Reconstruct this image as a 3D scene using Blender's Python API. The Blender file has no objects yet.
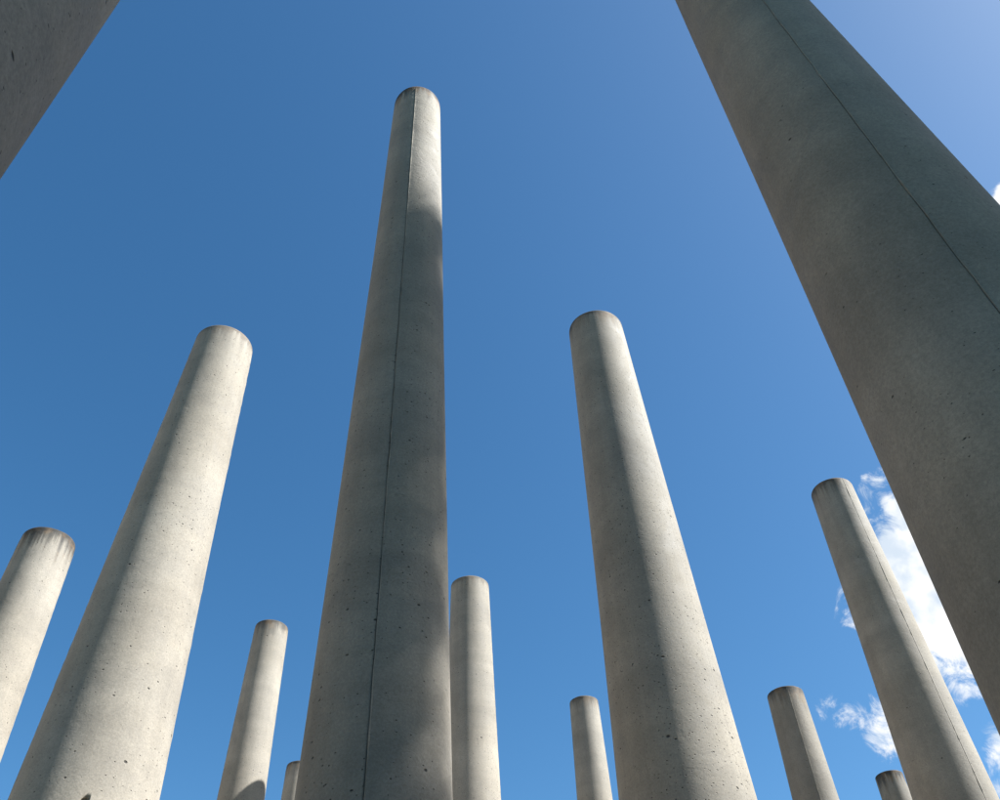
import bpy, bmesh, math, random
import numpy as np
from mathutils import Matrix, Vector

scene = bpy.context.scene
C = scene.collection
PI = math.pi
U = 8.0            # metres per fitted unit (the eye is the fit's origin)
EYE = 1.6          # eye height above the paving

# ------------------------------------------------------------------ camera
cam_d = bpy.data.cameras.new('camera')
cam = bpy.data.objects.new('camera', cam_d)
C.objects.link(cam)
cam_d.sensor_width = 36.0
cam_d.lens = 36.0 * 896.35 / 1000.0
cam_d.clip_start = 0.05
cam_d.clip_end = 20000
rt = Vector((0.9986020, 0.0388278, -0.0358668))
dn = Vector((-0.0528586, 0.7335338, -0.6775944))
fw = Vector((0.0, 0.6785430, 0.7345606))
M = Matrix(((rt.x, -dn.x, -fw.x, 0), (rt.y, -dn.y, -fw.y, 0), (rt.z, -dn.z, -fw.z, EYE), (0, 0, 0, 1)))
cam.matrix_world = M
scene.camera = cam

# ------------------------------------------------------------------ sun + sky + exposure
SUN_EL = math.radians(46.0)
SUN_AZ = math.radians(84.0)          # from -Y towards +X
sdir = Vector((math.sin(SUN_AZ) * math.cos(SUN_EL), -math.cos(SUN_AZ) * math.cos(SUN_EL), math.sin(SUN_EL)))
sl = bpy.data.lights.new('sun', 'SUN')
sl.energy = 5.0
sl.angle = math.radians(0.53)
sl.color = (1.0, 0.995, 0.975)
so = bpy.data.objects.new('sun', sl)
C.objects.link(so)
so.rotation_euler = (-sdir).to_track_quat('-Z', 'Y').to_euler()
so.location = (60, -10, 60)

scene.view_settings.view_transform = 'Standard'
scene.view_settings.look = 'None'
scene.view_settings.gamma = 1.0
scene.view_settings.exposure = 1.5
scene.view_settings.use_curve_mapping = False


class NT:
    """small helper round a node tree"""
    def __init__(self, tree):
        self.t = tree

    def n(self, typ, **kw):
        nd = self.t.nodes.new(typ)
        for k, v in kw.items():
            setattr(nd, k, v)
        return nd

    def l(self, a, b):
        self.t.links.new(a, b)

    def val(self, sock, v):
        if hasattr(v, 'is_output') or isinstance(v, bpy.types.NodeSocket):
            self.l(v, sock)
        else:
            sock.default_value = v

    def math(self, op, a, b=0.0, c=None, clamp=False):
        nd = self.n('ShaderNodeMath', operation=op, use_clamp=clamp)
        self.val(nd.inputs[0], a)
        self.val(nd.inputs[1], b)
        if c is not None:
            self.val(nd.inputs[2], c)
        return nd.outputs[0]

    def vmath(self, op, a, b=(0, 0, 0)):
        nd = self.n('ShaderNodeVectorMath', operation=op)
        self.val(nd.inputs[0], a)
        self.val(nd.inputs[1], b)
        return nd

    def noise(self, vec, scale, detail=4, rough=0.55, dist=0.0, dims='3D'):
        nd = self.n('ShaderNodeTexNoise', noise_dimensions=dims)
        self.l(vec, nd.inputs['Vector'])
        nd.inputs['Scale'].default_value = scale
        nd.inputs['Detail'].default_value = detail
        nd.inputs['Roughness'].default_value = rough
        nd.inputs['Distortion'].default_value = dist
        return nd.outputs['Fac']

    def step(self, x, a, b):
        nd = self.n('ShaderNodeMapRange', interpolation_type='SMOOTHSTEP')
        self.val(nd.inputs['Value'], x)
        self.val(nd.inputs['From Min'], a)
        self.val(nd.inputs['From Max'], b)
        return nd.outputs['Result']

    def lin(self, x, a, b, c, d):
        nd = self.n('ShaderNodeMapRange')
        self.val(nd.inputs['Value'], x)
        for k, v in zip(('From Min', 'From Max', 'To Min', 'To Max'), (a, b, c, d)):
            self.val(nd.inputs[k], v)
        return nd.outputs['Result']

    def mix(self, fac, a, b, blend='MIX'):
        nd = self.n('ShaderNodeMix', data_type='RGBA', blend_type=blend)
        self.val(nd.inputs[0], fac)
        self.val(nd.inputs[6], a)
        self.val(nd.inputs[7], b)
        return nd.outputs[2]


world = bpy.data.worlds.new('World')
scene.world = world
world.use_nodes = True
wt = NT(world.node_tree)
world.node_tree.nodes.clear()
sky = wt.n('ShaderNodeTexSky', sky_type='NISHITA')
sky.sun_disc = False
sky.sun_elevation = SUN_EL
sky.sun_rotation = math.atan2(sdir.x, sdir.y)
sky.altitude = 300
sky.air_density = 0.8
sky.dust_density = 0.8
sky.ozone_density = 1.0
tc = wt.n('ShaderNodeTexCoord')
dirv = wt.vmath('NORMALIZE', tc.outputs['Generated']).outputs[0]
# clouds: fair-weather scraps low to the right, written as directions in the sky
warp = wt.noise(dirv, 9.0, 3, 0.5)
wnode = wt.n('ShaderNodeTexNoise')
wt.l(dirv, wnode.inputs['Vector'])
wnode.inputs['Scale'].default_value = 7.0
wnode.inputs['Detail'].default_value = 4
woff = wt.vmath('SCALE', wt.vmath('SUBTRACT', wnode.outputs['Color'], (0.5, 0.5, 0.5)).outputs[0])
woff.inputs['Scale'].default_value = 0.06
wdir = wt.vmath('ADD', dirv, woff.outputs[0]).outputs[0]
BLOBS = [  # direction, angular radius, weight
    ((0.400, 0.723, 0.555), 0.075, 1.25), ((0.421, 0.750, 0.510), 0.122, 1.75), ((0.428, 0.768, 0.478), 0.085, 1.10),
    ((0.433, 0.786, 0.445), 0.060, 0.86), ((0.353, 0.842, 0.410), 0.055, 0.76), ((0.322, 0.846, 0.425), 0.034, 0.56),
    ((0.350, 0.790, 0.503), 0.036, 0.64), ((0.380, 0.704, 0.604), 0.034, 0.62), ((0.494, 0.456, 0.740), 0.024, 1.60),
    ((0.452, 0.818, 0.358), 0.050, 0.78), ((0.520, 0.720, 0.460), 0.130, 0.95), ((0.640, 0.560, 0.525), 0.160, 0.80),
    ((0.470, 0.850, 0.240), 0.120, 0.70),
]
cov = None
for d, r, w in BLOBS:
    d = Vector(d).normalized()
    dist = wt.vmath('DISTANCE', wdir, tuple(d)).outputs['Value']
    m = wt.math('MULTIPLY', wt.step(dist, r, r * 0.15), w)
    cov = m if cov is None else wt.math('MAXIMUM', cov, m)
cmap = wt.n('ShaderNodeMapping')
wt.l(dirv, cmap.inputs['Vector'])
cmap.inputs['Rotation'].default_value = (0.3, 0.2, 0.5)
cmap.inputs['Scale'].default_value = (1.0, 1.0, 1.0)
fb = wt.noise(cmap.outputs[0], 26.0, 10, 0.66, 0.8)
dens = wt.step(wt.math('ADD', cov, wt.math('MULTIPLY', wt.math('SUBTRACT', fb, 0.5), 2.2)), 0.40, 0.95)
dens = wt.math('MULTIPLY', dens, wt.step(cov, 0.02, 0.25))
cshade = wt.noise(dirv, 30.0, 5, 0.5)
ccol = wt.mix(wt.step(cshade, 0.35, 0.65), (3.4, 3.9, 4.5, 1), (5.4, 5.4, 5.4, 1))
hsv = wt.n('ShaderNodeHueSaturation')
hsv.inputs['Saturation'].default_value = 1.3
wt.l(sky.outputs['Color'], hsv.inputs['Color'])
skyc = wt.mix(1.0, hsv.outputs[0], (0.97, 1.045, 0.95, 1), 'MULTIPLY')
fin = wt.mix(dens, skyc, ccol)
bg = wt.n('ShaderNodeBackground')
wt.l(fin, bg.inputs['Color'])
bg.inputs['Strength'].default_value = 0.075
wo = wt.n('ShaderNodeOutputWorld')
wt.l(bg.outputs[0], wo.inputs['Surface'])

# ------------------------------------------------------------------ materials
def new_mat(name):
    m = bpy.data.materials.new(name)
    m.use_nodes = True
    m.node_tree.nodes.clear()
    return m, NT(m.node_tree)


def attr(t, name):
    """a number written on the object as a custom property"""
    nd = t.n('ShaderNodeAttribute', attribute_type='OBJECT')
    nd.attribute_name = name
    return nd.outputs['Fac']


def concrete():
    m, t = new_mat('cast_concrete')
    tc = t.n('ShaderNodeTexCoord')
    seed = attr(t, 'seed')
    off = t.n('ShaderNodeCombineXYZ')
    for k, s in enumerate((7.3, 3.1, 5.7)):
        t.l(t.math('MULTIPLY', seed, s), off.inputs[k])
    P = t.vmath('ADD', tc.outputs['Object'], off.outputs[0]).outputs[0]
    UV = t.vmath('ADD', tc.outputs['UV'], off.outputs[0]).outputs[0]
    bt = t.n('ShaderNodeAttribute')
    bt.attribute_name = 'below_top'
    below = bt.outputs['Fac']

    def stretched(sx, sy, sz, src=P):
        mp = t.n('ShaderNodeMapping')
        t.l(src, mp.inputs['Vector'])
        mp.inputs['Scale'].default_value = (sx, sy, sz)
        return mp.outputs[0]

    # broad mottling, damp tide marks, vertical weather streaks, sandy grain
    mott = t.noise(P, 1.1, 6, 0.6, 0.3)
    cloudy = t.noise(P, 4.5, 5, 0.6, 0.8)
    streak = t.noise(stretched(9, 9, 0.35), 1.0, 4, 0.6)
    lifts = t.noise(stretched(0.15, 0.15, 3.2), 1.0, 3, 0.6)
    grain = t.noise(P, 75.0, 3, 0.7)
    f = t.lin(mott, 0.3, 0.7, 0.82, 1.14)
    f = t.math('MULTIPLY', f, t.lin(cloudy, 0.3, 0.7, 0.89, 1.09))
    f = t.math('MULTIPLY', f, t.lin(streak, 0.3, 0.7, 0.92, 1.06))
    f = t.math('MULTIPLY', f, t.lin(lifts, 0.3, 0.7, 0.91, 1.07))
    f = t.math('MULTIPLY', f, t.lin(grain, 0.3, 0.7, 0.82, 1.12))
    f = t.math('MULTIPLY', f, t.lin(t.noise(P, 210.0, 2, 0.7), 0.3, 0.7, 0.88, 1.08))
    f = t.math('MULTIPLY', f, attr(t, 'tone'))
    base = t.mix(t.step(t.noise(P, 0.8, 4, 0.6), 0.35, 0.65), (0.246, 0.225, 0.190, 1), (0.254, 0.228, 0.186, 1))
    tone = t.n('ShaderNodeVectorMath', operation='SCALE')
    t.l(base, tone.inputs[0])
    t.l(f, tone.inputs['Scale'])
    col = tone.outputs[0]
    # fine hairlines / scuffs
    scr = t.noise(stretched(6, 6, 22), 1.0, 5, 0.7, 1.6)
    scm = t.math('MULTIPLY', t.step(scr, 0.60, 0.72), t.step(cloudy, 0.45, 0.7))
    col = t.mix(t.math('MULTIPLY', scm, t.math('MULTIPLY', attr(t, 'scuff'), 0.35)), col, (0.10, 0.097, 0.09, 1))

    # blow holes: air bubbles left in the face of the casting
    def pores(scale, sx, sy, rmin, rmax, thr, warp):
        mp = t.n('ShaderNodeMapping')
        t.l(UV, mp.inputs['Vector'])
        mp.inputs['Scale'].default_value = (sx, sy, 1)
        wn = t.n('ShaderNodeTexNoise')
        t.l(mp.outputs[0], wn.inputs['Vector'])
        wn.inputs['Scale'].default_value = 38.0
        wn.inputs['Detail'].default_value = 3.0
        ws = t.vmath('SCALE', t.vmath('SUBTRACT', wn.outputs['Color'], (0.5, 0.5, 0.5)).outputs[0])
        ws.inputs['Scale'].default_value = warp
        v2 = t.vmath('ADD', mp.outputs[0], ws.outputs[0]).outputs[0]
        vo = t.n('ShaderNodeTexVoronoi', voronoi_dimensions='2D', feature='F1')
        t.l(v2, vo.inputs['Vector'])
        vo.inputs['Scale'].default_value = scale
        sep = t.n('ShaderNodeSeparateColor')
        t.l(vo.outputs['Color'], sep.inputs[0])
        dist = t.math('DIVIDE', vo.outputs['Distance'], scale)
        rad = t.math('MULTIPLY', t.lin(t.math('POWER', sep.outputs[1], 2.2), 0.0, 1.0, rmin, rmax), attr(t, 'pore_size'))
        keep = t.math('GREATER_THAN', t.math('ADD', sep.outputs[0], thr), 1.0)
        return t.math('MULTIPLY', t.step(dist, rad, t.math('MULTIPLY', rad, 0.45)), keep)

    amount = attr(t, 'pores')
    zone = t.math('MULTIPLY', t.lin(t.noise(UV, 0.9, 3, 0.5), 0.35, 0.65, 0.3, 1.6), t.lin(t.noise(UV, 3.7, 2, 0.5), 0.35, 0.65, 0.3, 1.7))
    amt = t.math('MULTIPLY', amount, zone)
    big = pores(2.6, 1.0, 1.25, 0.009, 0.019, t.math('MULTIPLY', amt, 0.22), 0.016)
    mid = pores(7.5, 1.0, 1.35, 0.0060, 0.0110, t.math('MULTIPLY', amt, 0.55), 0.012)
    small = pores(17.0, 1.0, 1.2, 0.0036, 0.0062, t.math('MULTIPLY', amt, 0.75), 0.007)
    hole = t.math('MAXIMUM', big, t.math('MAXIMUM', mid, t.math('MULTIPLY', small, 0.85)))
    col = t.mix(t.math('MULTIPLY', hole, 0.9), col, (0.022, 0.021, 0.019, 1))  # pits darkened in the colour: shade inside the holes plus dirt

    # weathered head: lichen and soot round the rim, runs below it
    run = t.noise(stretched(16, 16, 0.7), 1.0, 4, 0.65)
    reach = t.lin(run, 0.34, 0.70, 0.03, 0.62)
    rim = t.step(below, reach, t.math('MULTIPLY', reach, 0.1))
    rim2 = t.step(below, t.math('MULTIPLY', t.lin(t.noise(P, 7.0, 5, 0.65), 0.3, 0.7, 0.02, 0.24), t.lin(run, 0.35, 0.7, 0.5, 1.5)), 0.012)
    stain = attr(t, 'stain')
    rustn = t.step(t.noise(P, 5.0, 4, 0.6), 0.42, 0.62)
    scol = t.mix(rustn, (0.060, 0.056, 0.050, 1), (0.15, 0.105, 0.064, 1))
    col = t.mix(t.math('MULTIPLY', t.math('MULTIPLY', rim, 0.75), stain), col, scol)
    col = t.mix(t.math('MULTIPLY', rim2, t.math('MINIMUM', 0.95, t.math('MULTIPLY_ADD', stain, 0.55, 0.30))), col, t.mix(rustn, (0.034, 0.032, 0.029, 1), (0.095, 0.064, 0.040, 1)))
    # grime held in the mould joint
    jn = t.n('ShaderNodeAttribute')
    jn.attribute_name = 'joint'
    col = t.mix(t.math('MULTIPLY', jn.outputs['Fac'], 0.8), col, (0.040, 0.038, 0.035, 1))

    # relief
    ripple = t.noise(stretched(9, 9, 14), 1.0, 5, 0.65, 1.2)
    h = t.math('MULTIPLY', hole, -0.010)
    h = t.math('ADD', h, t.math('MULTIPLY', grain, 0.0010))
    h = t.math('ADD', h, t.math('MULTIPLY', ripple, t.math('MULTIPLY', attr(t, 'scuff'), 0.0045)))
    h = t.math('ADD', h, t.math('MULTIPLY', cloudy, 0.003))
    bump = t.n('ShaderNodeBump')
    bump.inputs['Strength'].default_value = 0.75
    bump.inputs['Distance'].default_value = 1.0
    t.l(h, bump.inputs['Height'])
    bs = t.n('ShaderNodeBsdfPrincipled')
    t.l(col, bs.inputs['Base Color'])
    t.l(bump.outputs[0], bs.inputs['Normal'])
    t.l(t.lin(cloudy, 0.3, 0.7, 0.72, 0.9), bs.inputs['Roughness'])
    bs.inputs['Specular IOR Level'].default_value = 0.3
    out = t.n('ShaderNodeOutputMaterial')
    t.l(bs.outputs[0], out.inputs['Surface'])
    return m


def paving():
    m, t = new_mat('pale_paving')
    tc = t.n('ShaderNodeTexCoord')
    P = tc.outputs['Object']
    br = t.n('ShaderNodeTexBrick')
    t.l(P, br.inputs['Vector'])
    br.inputs['Scale'].default_value = 1.0
    br.inputs['Brick Width'].default_value = 0.8
    br.inputs['Row Height'].default_value = 0.4
    br.inputs['Mortar Size'].default_value = 0.006
    br.inputs['Color1'].default_value = (0.45, 0.345, 0.225, 1)
    br.inputs['Color2'].default_value = (0.38, 0.285, 0.18, 1)
    br.inputs['Mortar'].default_value = (0.05, 0.05, 0.045, 1)
    col = t.mix(t.step(t.noise(P, 0.6, 6, 0.6), 0.3, 0.7), br.outputs['Color'], (0.45, 0.34, 0.215, 1))
    bs = t.n('ShaderNodeBsdfPrincipled')
    t.l(col, bs.inputs['Base Color'])
    bs.inputs['Roughness'].default_value = 0.85
    bump = t.n('ShaderNodeBump')
    bump.inputs['Distance'].default_value = 0.004
    t.l(t.math('SUBTRACT', t.noise(P, 40, 4), br.outputs['Fac']), bump.inputs['Height'])
    t.l(bump.outputs[0], bs.inputs['Normal'])
    out = t.n('ShaderNodeOutputMaterial')
    t.l(bs.outputs[0], out.inputs['Surface'])
    return m


MC = concrete()
MP = paving()

# ------------------------------------------------------------------ ground
def lawn():
    m, t = new_mat('short_lawn')
    P = t.n('ShaderNodeTexCoord').outputs['Object']
    col = t.mix(t.step(t.noise(P, 0.4, 8, 0.65), 0.3, 0.7), (0.030, 0.048, 0.016, 1), (0.050, 0.066, 0.024, 1))
    bs = t.n('ShaderNodeBsdfPrincipled')
    t.l(col, bs.inputs['Base Color'])
    bs.inputs['Roughness'].default_value = 0.95
    bs.inputs['Specular IOR Level'].default_value = 0.1
    out = t.n('ShaderNodeOutputMaterial')
    t.l(bs.outputs[0], out.inputs['Surface'])
    return m


def sheet(name, x0, x1, y0, y1, z, mat):
    g = bpy.data.meshes.new(name)
    g.from_pydata([(x0, y0, z), (x1, y0, z), (x1, y1, z), (x0, y1, z)], [], [(0, 1, 2, 3)])
    g.materials.append(mat)
    o = bpy.data.objects.new(name, g)
    C.objects.link(o)
    o['kind'] = 'structure'
    return o


sheet('ground', -6000, 6000, -6000, 6000, -0.02, lawn())
sheet('plaza_paving', -23.9, 11.0, -2.5, 24.0, 0.0, MP)

# ------------------------------------------------------------------ columns
RT, K1, K2 = 0.034236, 0.0231506, 0.0031979


def link_mesh(name, verts, faces, mat, parent=None, smooth=True, attrs=None, uv=None):
    me = bpy.data.meshes.new(name)
    me.from_pydata(verts, [], faces)
    me.materials.append(mat)
    if smooth:
        me.polygons.foreach_set('use_smooth', [True] * len(me.polygons))
    for an, av in (attrs or {}).items():
        a = me.attributes.new(an, 'FLOAT', 'POINT')
        a.data.foreach_set('value', np.asarray(av, dtype=np.float32))
    if uv is not None:
        lay = me.uv_layers.new(name='UVMap')
        li = np.zeros(len(me.loops), dtype=np.int32)
        me.loops.foreach_get('vertex_index', li)
        lay.data.foreach_set('uv', np.asarray(uv, dtype=np.float32)[li].ravel())
    me.update()
    o = bpy.data.objects.new(name, me)
    C.objects.link(o)
    if parent is not None:
        o.parent = parent
    return o


def wob(z, rng, n, lo, hi):
    """smooth random line: a sum of a few sines along the height"""
    w = np.zeros_like(z)
    for _ in range(n):
        w += np.sin(z * rng.uniform(lo, hi) + rng.uniform(0, 2 * PI)) / n
    return w


def column(label, X, Y, H, dk=(0, 0, 0), lean=(0, 0), s=1.0, seam=0.0, joint=1.0, pores=0.6, stain=0.6, scuff=0.5,
           seed=1, psize=1.0, swid=1.0, tone=1.0, Href=None, socket=None, name='concrete_column'):
    """A cast concrete post: tapered shaft of revolution with mould joints on two sides.
    X, Y, H in fitted units from the eye; seam = azimuth of the joint, degrees from -Y towards +X."""
    rng = random.Random(seed)
    su = U * s
    top = EYE + H * su
    base = Vector((X * su + lean[0] * (-EYE), Y * su + lean[1] * (-EYE), 0.0))
    root = bpy.data.objects.new(name, None)
    C.objects.link(root)
    root.location = base
    root.empty_display_size = 0.3
    root['label'] = label
    root['category'] = 'column'
    root['group'] = 'tapered concrete columns'
    root['kind'] = 'thing'

    def radius(z):
        q = (EYE + (Href or H) * su - z) / su   # depth under the profile's own top, fitted units
        return su * (RT + (K1 + dk[0]) * q + (K2 + dk[1]) * q * q + dk[2] * q ** 3)

    # rings: bottom to top, then a small worn chamfer
    nz = max(60, int(top / 0.075))
    z = np.concatenate([np.linspace(0, top - 0.03, nz), [top - 0.018, top - 0.009, top - 0.003, top]])
    inset = np.concatenate([np.zeros(nz), [0.0006, 0.003, 0.008, 0.016]])
    # angles: even, plus close ones either side of the two joints
    s0 = math.radians(seam)
    na = 128
    r_mid = float(radius(top * 0.6))
    th = list(np.linspace(0, 2 * PI, na, endpoint=False))
    prof = [(-0.0100, 0.0), (-0.0040, 0.0), (-0.0026, -0.006), (-0.0004, -0.006), (0.0008, 0.0012), (0.0040, 0.0010), (0.0085, 0.0)]
    prof = [(q[0] * swid, q[1]) for q in prof]
    ang = []
    half = 0.016 / r_mid
    for a in th:
        d1 = abs((a + PI) % (2 * PI) - PI)
        d2 = abs((a - PI + PI) % (2 * PI) - PI)
        if d1 < half * 1.3 or d2 < half * 1.3:
            continue
        ang.append((a, None))
    for c in (0.0, PI):
        for dx, dr in prof:
            ang.append((((c + dx / r_mid) % (2 * PI)), (c, dr, dx)))
    ang.sort(key=lambda q: q[0])
    A = np.array([q[0] for q in ang])
    isj = np.array([0.0 if q[1] is None else 1.0 for q in ang])
    jd = np.array([0.0 if q[1] is None else q[1][1] for q in ang]) * joint
    groove = np.array([0.0 if q[1] is None else (1.0 if q[1][1] < -0.005 else 0.0) for q in ang])
    n = len(A)
    jw = wob(z, rng, 5, 2.0, 19.0) * 0.0022 + wob(z, rng, 4, 20, 60) * 0.0012      # the joint wanders
    jdep = np.clip(0.75 + 0.55 * wob(z, rng, 6, 1.0, 25.0), 0.15, 1.3)            # and opens and closes
    R = radius(z) - inset
    # casting is never quite round
    p1, p2, p3 = (rng.uniform(0, 6.28) for _ in range(3))
    AA, ZZ = np.meshgrid(A, z)
    und = 0.0016 * np.sin(2 * AA + p1 + 0.4 * ZZ) + 0.0012 * np.sin(3 * AA + p2 - 0.9 * ZZ) + 0.0009 * np.sin(5 * AA + p3 + 1.7 * ZZ)
    jit = np.random.RandomState(seed)
    RR = R[:, None] + und + jd[None, :] * jdep[:, None]
    # worn rim
    k = len(z)
    chips = np.interp(A, np.linspace(0, 2 * PI, 60), jit.rand(60) ** 3, period=2 * PI) * 0.010
    RR[k - 2, :] -= chips * 0.5
    RR[k - 1, :] -= chips
    TH = AA + isj[None, :] * (jw / R)[:, None]
    phi = TH + s0
    VX = RR * np.sin(phi) + lean[0] * ZZ
    VY = -RR * np.cos(phi) + lean[1] * ZZ
    verts = np.stack([VX, VY, ZZ], -1).reshape(-1, 3)
    faces = []
    for i in range(k - 1):
        b0, b1 = i * n, (i + 1) * n
        for j in range(n):
            j2 = (j + 1) % n
            faces.append((b0 + j, b0 + j2, b1 + j2, b1 + j))
    vl = verts.tolist()
    cen = len(vl)
    vl.append((lean[0] * top, lean[1] * top, top + 0.012))
    tb = (k - 1) * n
    for j in range(n):
        faces.append((tb + j, tb + (j + 1) % n, cen))
    below = np.append((top - ZZ).ravel(), 0.0)
    jt = np.append(np.tile(groove, k) * np.repeat(np.clip(jdep, 0.2, 1.0), n) * min(1, joint * 0.9), 0.0)
    # unrolled face in metres, the back of the sheet away from the joint
    uu = ((AA + PI / 2) % (2 * PI)) * r_mid
    uv = np.stack([np.append(uu.ravel(), 0), np.append(ZZ.ravel(), top)], -1)
    shaft = link_mesh('shaft', vl, faces, MC, root, True, {'below_top': below, 'joint': jt}, uv)
    # thin fin of grout that squeezed out of the mould joint, one down each side
    for c in (0.0, PI):
        zz = np.arange(0.02, top - 0.03, 0.05)
        jw2 = np.interp(zz, z, jw)
        dep = np.interp(zz, z, jdep)
        fv, ff = [], []
        fb, fj = [], []
        rag = np.clip(0.9 + 1.1 * wob(zz, rng, 6, 0.8, 30.0), 0.0, 2.2)
        for i, q in enumerate(zz):
            cu = 0.0016 * math.sin(2 * c + p1 + 0.4 * q) + 0.0012 * math.sin(3 * c + p2 - 0.9 * q) + 0.0009 * math.sin(5 * c + p3 + 1.7 * q)
            r0 = float(radius(q)) + cu
            w = (0.0012 + 0.0030 * jit.rand() * rag[i]) * (0.5 + 0.5 * swid)
            hgt = (0.0008 + 0.0050 * jit.rand() * rag[i]) * min(1.0, joint)
            lift = 0.0010 * min(1.0, joint) + 0.0002
            for dx, dr in ((-w, -0.001), (-w * 0.5, hgt), (w * 0.5, hgt), (w, -0.001)):
                a = c + s0 + (0.0026 * swid + dx + jw2[i]) / r0
                fv.append(((r0 + dr + lift) * math.sin(a) + lean[0] * q, -(r0 + dr + lift) * math.cos(a) + lean[1] * q, q))
                fb.append(top - q)
                fj.append(0.0)
            if i:
                o = (i - 1) * 4
                for e in range(3):
                    ff.append((o + e, o + e + 1, o + 5 + e, o + 4 + e))
        fuv = [(0.3 * e % 7, v[2]) for e, v in enumerate(fv)]
        fin = link_mesh('mould_seam', fv, ff, MC, root, True, {'below_top': fb, 'joint': fj}, fuv)
        for key, v in (('seed', seed * 1.37 + 0.5), ('pores', 0.0), ('stain', stain), ('scuff', 0.0), ('pore_size', 1.0), ('tone', 1.0)):
            fin[key] = float(v)
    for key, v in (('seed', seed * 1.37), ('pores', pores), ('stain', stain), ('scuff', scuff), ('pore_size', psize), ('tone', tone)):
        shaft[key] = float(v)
    if socket:
        # round lifting socket sunk into the face
        az, hz, rad_s, depth = socket
        az = math.radians(az)
        zc = EYE + hz * su
        rc = float(radius(zc))
        nrm = Vector((math.sin(az), -math.cos(az), 0.03)).normalized()
        cpt = Vector((math.sin(az) * rc + lean[0] * zc, -math.cos(az) * rc + lean[1] * zc, zc))
        bm = bmesh.new()
        bmesh.ops.create_cone(bm, cap_ends=True, segments=28, radius1=rad_s * 0.92, radius2=rad_s * 1.04, depth=depth * 2)
        q = Vector((0, 0, 1)).rotation_difference(nrm)
        bmesh.ops.transform(bm, matrix=Matrix.Translation(cpt) @ q.to_matrix().to_4x4(), verts=bm.verts)
        cm = bpy.data.meshes.new('cutter')
        bm.to_mesh(cm)
        bm.free()
        cm.materials.append(MC)
        co = bpy.data.objects.new('cutter', cm)
        C.objects.link(co)
        co.location = root.location
        bpy.context.view_layer.update()
        md = shaft.modifiers.new('socket', 'BOOLEAN')
        md.operation = 'DIFFERENCE'
        md.solver = 'EXACT'
        md.object = co
        dg = bpy.context.evaluated_depsgraph_get()
        me = bpy.data.meshes.new_from_object(shaft.evaluated_get(dg))
        shaft.modifiers.clear()
        shaft.data = me
        bpy.data.objects.remove(co)
        bm = bmesh.new()
        bmesh.ops.create_circle(bm, segments=28, radius=rad_s * 0.9, cap_ends=True)
        bmesh.ops.transform(bm, matrix=Matrix.Translation(cpt - nrm * (depth - 0.002)) @ q.to_matrix().to_4x4(), verts=bm.verts)
        pl = bpy.data.meshes.new('lifting_socket')
        bm.to_mesh(pl)
        bm.free()
        pl.materials.append(MC)
        po = bpy.data.objects.new('lifting_socket', pl)
        C.objects.link(po)
        po.parent = root
        for key, v in (('seed', seed), ('pores', 0.0), ('stain', 0.0), ('scuff', 0.0), ('pore_size', 1.0), ('tone', 1.0)):
            po[key] = float(v)
    return root


# in view, from the tall middle one outwards
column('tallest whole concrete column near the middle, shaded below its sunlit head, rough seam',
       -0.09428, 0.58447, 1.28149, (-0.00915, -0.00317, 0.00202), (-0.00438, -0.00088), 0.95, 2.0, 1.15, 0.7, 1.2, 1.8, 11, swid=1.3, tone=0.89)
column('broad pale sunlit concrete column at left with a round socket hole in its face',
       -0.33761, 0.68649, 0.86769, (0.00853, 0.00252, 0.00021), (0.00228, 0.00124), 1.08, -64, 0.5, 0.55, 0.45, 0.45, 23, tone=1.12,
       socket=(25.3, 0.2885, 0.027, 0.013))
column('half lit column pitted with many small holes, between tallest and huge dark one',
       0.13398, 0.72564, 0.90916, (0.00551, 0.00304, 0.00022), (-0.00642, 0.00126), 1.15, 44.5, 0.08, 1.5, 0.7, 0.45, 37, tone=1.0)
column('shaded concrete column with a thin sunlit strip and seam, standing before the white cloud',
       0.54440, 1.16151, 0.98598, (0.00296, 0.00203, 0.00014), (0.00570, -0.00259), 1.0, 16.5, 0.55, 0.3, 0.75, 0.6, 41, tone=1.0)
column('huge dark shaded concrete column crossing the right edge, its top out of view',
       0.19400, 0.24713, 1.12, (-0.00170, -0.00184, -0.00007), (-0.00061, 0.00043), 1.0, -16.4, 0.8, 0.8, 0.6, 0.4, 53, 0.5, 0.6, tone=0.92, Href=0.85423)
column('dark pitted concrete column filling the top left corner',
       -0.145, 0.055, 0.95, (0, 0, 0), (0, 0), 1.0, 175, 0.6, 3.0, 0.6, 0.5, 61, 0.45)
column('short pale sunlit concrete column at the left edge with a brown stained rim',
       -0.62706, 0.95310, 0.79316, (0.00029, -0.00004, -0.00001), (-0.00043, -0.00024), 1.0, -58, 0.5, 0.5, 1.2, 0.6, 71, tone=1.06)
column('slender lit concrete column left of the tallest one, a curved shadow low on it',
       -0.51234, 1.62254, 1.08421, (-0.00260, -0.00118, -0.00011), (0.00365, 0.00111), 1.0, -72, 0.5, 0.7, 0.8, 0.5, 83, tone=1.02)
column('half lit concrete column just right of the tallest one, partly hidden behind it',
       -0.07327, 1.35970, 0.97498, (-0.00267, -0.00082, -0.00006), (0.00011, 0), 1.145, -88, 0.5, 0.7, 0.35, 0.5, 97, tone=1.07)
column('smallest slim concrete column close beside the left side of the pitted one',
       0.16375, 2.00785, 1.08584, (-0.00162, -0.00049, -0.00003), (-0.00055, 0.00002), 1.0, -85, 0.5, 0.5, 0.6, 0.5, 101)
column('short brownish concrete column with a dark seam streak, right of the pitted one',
       0.52262, 1.62534, 0.87361, (0.00052, -0.00005, -0.00001), (0.00075, -0.00024), 1.0, -5.7, 0.5, 0.4, 1.0, 0.9, 113, tone=0.86)
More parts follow.
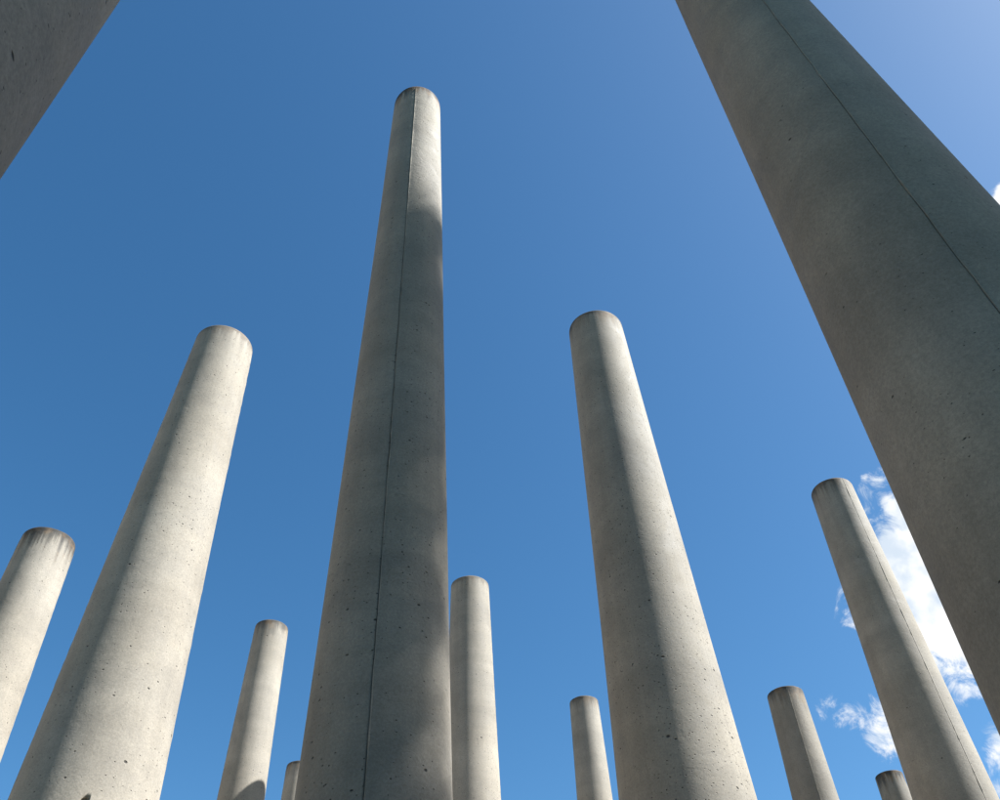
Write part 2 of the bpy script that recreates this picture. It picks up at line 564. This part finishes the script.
column('low column top with dark rim streaks, half hidden by the column before the cloud',
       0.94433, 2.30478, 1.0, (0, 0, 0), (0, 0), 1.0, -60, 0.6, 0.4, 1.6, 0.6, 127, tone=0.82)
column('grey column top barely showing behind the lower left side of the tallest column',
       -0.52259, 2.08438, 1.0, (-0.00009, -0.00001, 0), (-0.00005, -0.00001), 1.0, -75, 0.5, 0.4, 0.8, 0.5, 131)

# ------------------------------------------------------------------ trees whose shade lies on the nearest columns
def leaf_mat():
    m, t = new_mat('leaf_green')
    P = t.n('ShaderNodeTexCoord').outputs['Object']
    col = t.mix(t.step(t.noise(P, 1.2, 4, 0.6), 0.35, 0.65), (0.035, 0.065, 0.018, 1), (0.07, 0.11, 0.03, 1))
    bs = t.n('ShaderNodeBsdfPrincipled')
    t.l(col, bs.inputs['Base Color'])
    bs.inputs['Roughness'].default_value = 0.6
    out = t.n('ShaderNodeOutputMaterial')
    t.l(bs.outputs[0], out.inputs['Surface'])
    return m


def bark_mat():
    m, t = new_mat('bark')
    P = t.n('ShaderNodeTexCoord').outputs['Object']
    mp = t.n('ShaderNodeMapping')
    t.l(P, mp.inputs['Vector'])
    mp.inputs['Scale'].default_value = (9, 9, 1.2)
    col = t.mix(t.noise(mp.outputs[0], 1.0, 5, 0.6), (0.05, 0.04, 0.03, 1), (0.14, 0.12, 0.09, 1))
    bs = t.n('ShaderNodeBsdfPrincipled')
    t.l(col, bs.inputs['Base Color'])
    bs.inputs['Roughness'].default_value = 0.9
    out = t.n('ShaderNodeOutputMaterial')
    t.l(bs.outputs[0], out.inputs['Surface'])
    return m


ML, MB = leaf_mat(), bark_mat()


def tube(bm, pts, radii, seg=9):
    rings = []
    for i, p in enumerate(pts):
        d = (pts[min(i + 1, len(pts) - 1)] - pts[max(i - 1, 0)]).normalized()
        u = d.orthogonal().normalized()
        v = d.cross(u)
        rings.append([bm.verts.new(p + (u * math.cos(2 * PI * k / seg) + v * math.sin(2 * PI * k / seg)) * radii[i]) for k in range(seg)])
    for a, b in zip(rings, rings[1:]):
        for k in range(seg):
            bm.faces.new((a[k], a[(k + 1) % seg], b[(k + 1) % seg], b[k]))
    bm.faces.new(rings[-1])


def leafy_tree(label, x, y, height, R, n_leaf, seed, thin=0.84):
    rs = np.random.RandomState(seed)
    root = bpy.data.objects.new('leafy_tree', None)
    C.objects.link(root)
    root.location = (x, y, -0.02)
    root['label'] = label
    root['category'] = 'tree'
    root['group'] = 'trees beside the plaza'
    root['kind'] = 'thing'
    bm = bmesh.new()
    tube(bm, [Vector((0.15 * math.sin(k), 0.12 * math.cos(1.7 * k), height * k / 9 * 0.93)) for k in range(10)],
         [0.42 * (1 - k / 9.4) + 0.02 for k in range(10)])
    for k in range(26):
        h = height * (0.10 + 0.72 * k / 26)
        a = k * 2.4
        L = R * 0.8 * (0.6 + 0.4 * rs.rand())
        d = Vector((math.cos(a), math.sin(a), 0))
        tube(bm, [Vector((0, 0, h)), d * L * 0.5 + Vector((0, 0, h + L * 0.7)), d * L * 0.85 + Vector((0, 0, h + L * 1.7))], [0.09, 0.055, 0.02], 6)
    me = bpy.data.meshes.new('trunk')
    bm.to_mesh(me)
    bm.free()
    me.materials.append(MB)
    tr = bpy.data.objects.new('trunk', me)
    C.objects.link(tr)
    tr.parent = root
    # crown: leaves in clumps through the whole volume
    nc = 6000
    h = 1 - 0.86 * rs.rand(nc) ** 1.15
    prof = np.interp(h, [0.12, 0.3, 0.5, 0.75, 0.86, 0.90, 0.93, 0.965, 0.99, 1.0], [0.35, 0.42, 0.50, 0.72, 0.90, 0.93, 1.0, 0.98, 0.80, 0.5])
    rr = R * prof * np.sqrt(rs.rand(nc)) * (0.93 + 0.07 * rs.rand(nc))
    a = rs.rand(nc) * 2 * PI
    cc = np.stack([rr * np.cos(a), rr * np.sin(a), h * height], 1)
    idx = rs.randint(0, nc, n_leaf)
    p = cc[idx] + rs.randn(n_leaf, 3) * np.array([0.22, 0.22, 0.34])
    hz = np.interp(p[:, 2] / height, [0.12, 0.3, 0.5, 0.75, 0.86, 0.90, 0.93, 0.965, 0.99, 1.0, 1.03], [0.35, 0.42, 0.50, 0.72, 0.90, 0.93, 1.0, 0.98, 0.80, 0.5, 0.1]) * R
    pr = np.hypot(p[:, 0], p[:, 1])
    p[:, :2] *= np.minimum(1, hz * 1.02 / np.maximum(pr, 1e-6))[:, None]
    # the crown's skirt is thin and lets some sun through
    hp, rp = p[:, 2] / height, np.hypot(p[:, 0], p[:, 1])
    skirt = np.interp(hp, [0.83, 0.85, 0.90, 0.925], [0.0, 1.0, 1.0, 0.0]) * (rp > 0.42 * R)
    p = p[rs.rand(n_leaf) > skirt * thin]
    n_leaf = len(p)
    u = rs.randn(n_leaf, 3)
    u /= np.linalg.norm(u, axis=1, keepdims=True)
    w = np.cross(u, rs.randn(n_leaf, 3))
    w /= np.linalg.norm(w, axis=1, keepdims=True)
    sz = (0.10 + 0.09 * rs.rand(n_leaf))[:, None]
    quad = np.stack([p - u * sz, p + w * sz * 0.7, p + u * sz, p - w * sz * 0.7], 1).reshape(-1, 3)
    me = bpy.data.meshes.new('crown')
    nv = len(quad)
    me.vertices.add(nv)
    me.vertices.foreach_set('co', quad.ravel())
    me.loops.add(nv)
    me.loops.foreach_set('vertex_index', np.arange(nv, dtype=np.int32))
    me.polygons.add(n_leaf)
    me.polygons.foreach_set('loop_start', np.arange(0, nv, 4, dtype=np.int32))
    me.update(calc_edges=True)
    me.materials.append(ML)
    cr = bpy.data.objects.new('crown', me)
    C.objects.link(cr)
    cr.parent = root


SD = Vector((math.sin(SUN_AZ), -math.cos(SUN_AZ)))
SN = Vector((-SD.y, SD.x))
for label, along, across, hgt, R, nl, sd in (
        ('tall leafy tree standing to the right of the columns, nearest to them', 22.0, 2.35, 32.4, 2.42, 56000, 5),
        ('lower leafy tree standing behind the viewer to the right', 22.5, -1.0, 32.0, 2.9, 62000, 8)):
    q = SD * along + SN * across
    leafy_tree(label, q.x, q.y, hgt, R, nl, sd)


# ------------------------------------------------------------------ unseen pale building, added to bounce sun onto the columns' left sides
def render_mat():
    m, t = new_mat('pale_render')
    P = t.n('ShaderNodeTexCoord').outputs['Object']
    mp = t.n('ShaderNodeMapping')
    t.l(P, mp.inputs['Vector'])
    mp.inputs['Scale'].default_value = (2.5, 2.5, 0.4)
    f = t.lin(t.noise(mp.outputs[0], 1.0, 6, 0.6), 0.3, 0.7, 0.0, 1.0)
    bs = t.n('ShaderNodeBsdfPrincipled')
    t.l(t.mix(f, (0.38, 0.34, 0.275, 1), (0.44, 0.40, 0.33, 1)), bs.inputs['Base Color'])
    bs.inputs['Roughness'].default_value = 0.9
    out = t.n('ShaderNodeOutputMaterial')
    t.l(bs.outputs[0], out.inputs['Surface'])
    return m


def plain_mat(name, col, rough):
    m, t = new_mat(name)
    P = t.n('ShaderNodeTexCoord').outputs['Object']
    dark = tuple(c * 0.8 for c in col) + (1,)
    bs = t.n('ShaderNodeBsdfPrincipled')
    t.l(t.mix(t.noise(P, 3.0, 4, 0.6), dark, col + (1,)), bs.inputs['Base Color'])
    bs.inputs['Roughness'].default_value = rough
    out = t.n('ShaderNodeOutputMaterial')
    t.l(bs.outputs[0], out.inputs['Surface'])
    return m


MW = render_mat()
MG = plain_mat('window_glass', (0.03, 0.035, 0.04), 0.08)
MF = plain_mat('window_frame_paint', (0.55, 0.54, 0.50), 0.5)
MR = plain_mat('zinc_roof', (0.20, 0.21, 0.23), 0.5)
MD = plain_mat('door_paint', (0.05, 0.07, 0.09), 0.4)


def boxes_mesh(name, boxes, mat):
    v, f = [], []
    for x0, x1, y0, y1, z0, z1 in boxes:
        o = len(v)
        v += [(x0, y0, z0), (x1, y0, z0), (x1, y1, z0), (x0, y1, z0), (x0, y0, z1), (x1, y0, z1), (x1, y1, z1), (x0, y1, z1)]
        f += [(o, o + 3, o + 2, o + 1), (o + 4, o + 5, o + 6, o + 7), (o, o + 1, o + 5, o + 4), (o + 1, o + 2, o + 6, o + 5),
              (o + 2, o + 3, o + 7, o + 6), (o + 3, o, o + 4, o + 7)]
    me = bpy.data.meshes.new(name)
    me.from_pydata(v, [], f)
    me.materials.append(mat)
    return me


def child(name, me, parent, loc=(0, 0, 0)):
    o = bpy.data.objects.new(name, me)
    C.objects.link(o)
    o.parent = parent
    o.location = loc
    return o


bld = bpy.data.objects.new('bounce_building', None)
C.objects.link(bld)
bld.location = (-24.0, 2.0, 0.0)
bld['label'] = 'unseen cream four storey building added on the left to bounce sun onto the columns'
bld['category'] = 'building'
bld['kind'] = 'thing'
W2, BH, ST = 16.0, 13.0, 3.2
ys = [-14.4 + 3.2 * k for k in range(10)]
wall = [(-10.0, -0.3, -W2, W2, 0.0, BH)]                      # core, then the face built round the openings
prev = -W2
for y in ys:
    wall.append((-0.3, 0.0, prev, y - 0.6, 0.0, BH))
    prev = y + 0.6
wall.append((-0.3, 0.0, prev, W2, 0.0, BH))
for y in ys:
    zc = 0.0
    for k in range(4):
        lo = ST * k + (0.9 if k else 0.0)
        hi = ST * k + 2.5
        if lo > zc:
            wall.append((-0.3, 0.0, y - 0.6, y + 0.6, zc, lo))
        zc = hi
    wall.append((-0.3, 0.0, y - 0.6, y + 0.6, zc, BH))
child('wall', boxes_mesh('wall', wall, MW), bld)
child('roof', boxes_mesh('roof', [(-10.2, 0.35, -W2 - 0.3, W2 + 0.3, BH + 0.002, BH + 0.35), (-9.0, -1.2, -W2 + 1, W2 - 1, BH + 0.352, BH + 1.2)], MR), bld)
fr = boxes_mesh('window', [(-0.22, -0.14, -0.6, -0.52, 0.0, 1.6), (-0.22, -0.14, 0.52, 0.6, 0.0, 1.6), (-0.22, -0.14, -0.52, 0.52, 0.0, 0.08),
                           (-0.22, -0.14, -0.52, 0.52, 1.52, 1.6), (-0.215, -0.145, -0.03, 0.03, 0.08, 1.52)], MF)
gl = boxes_mesh('pane', [(-0.20, -0.18, -0.52, 0.52, 0.08, 1.52)], MG)
dr = boxes_mesh('door', [(-0.22, -0.15, -0.6, 0.6, 0.0, 2.5)], MD)
for y in ys:
    child('door', dr, bld, (0, y, 0))
    for k in range(1, 4):
        wdw = child('window', fr, bld, (0, y, ST * k + 0.9))
        child('pane', gl, wdw)

# unseen ring of leaves, added to block low sky light; open to the left
rs = np.random.RandomState(3)
nb = 42000
az = rs.rand(nb) * math.radians(285) + math.radians(-60)        # from +X anticlockwise, open towards -X
az = np.where(az > math.radians(205), az, az)
rad = 42 + 9 * rs.rand(nb)
topz = 12.5 + 1.6 * np.sin(az * 9) + 1.0 * np.sin(az * 23 + 1) + 0.7 * np.sin(az * 51 + 2)
hz = topz * rs.rand(nb) ** 0.8
ctr = np.stack([rad * np.cos(az), 6 + rad * np.sin(az), hz], 1) + rs.randn(nb, 3) * 0.3
u = rs.randn(nb, 3)
u /= np.linalg.norm(u, axis=1, keepdims=True)
w = np.cross(u, rs.randn(nb, 3))
w /= np.linalg.norm(w, axis=1, keepdims=True)
sz = (0.35 + 0.3 * rs.rand(nb))[:, None]
quad = np.stack([ctr - u * sz, ctr + w * sz * 0.7, ctr + u * sz, ctr - w * sz * 0.7], 1).reshape(-1, 3)
me = bpy.data.meshes.new('sky_block_trees')
me.vertices.add(len(quad))
me.vertices.foreach_set('co', quad.ravel())
me.loops.add(len(quad))
me.loops.foreach_set('vertex_index', np.arange(len(quad), dtype=np.int32))
me.polygons.add(nb)
me.polygons.foreach_set('loop_start', np.arange(0, len(quad), 4, dtype=np.int32))
me.update(calc_edges=True)
me.materials.append(ML)
bo = bpy.data.objects.new('sky_block_trees', me)
C.objects.link(bo)
bo['kind'] = 'stuff'
bo['label'] = 'unseen ring of trees added round the plaza to block low sky light'
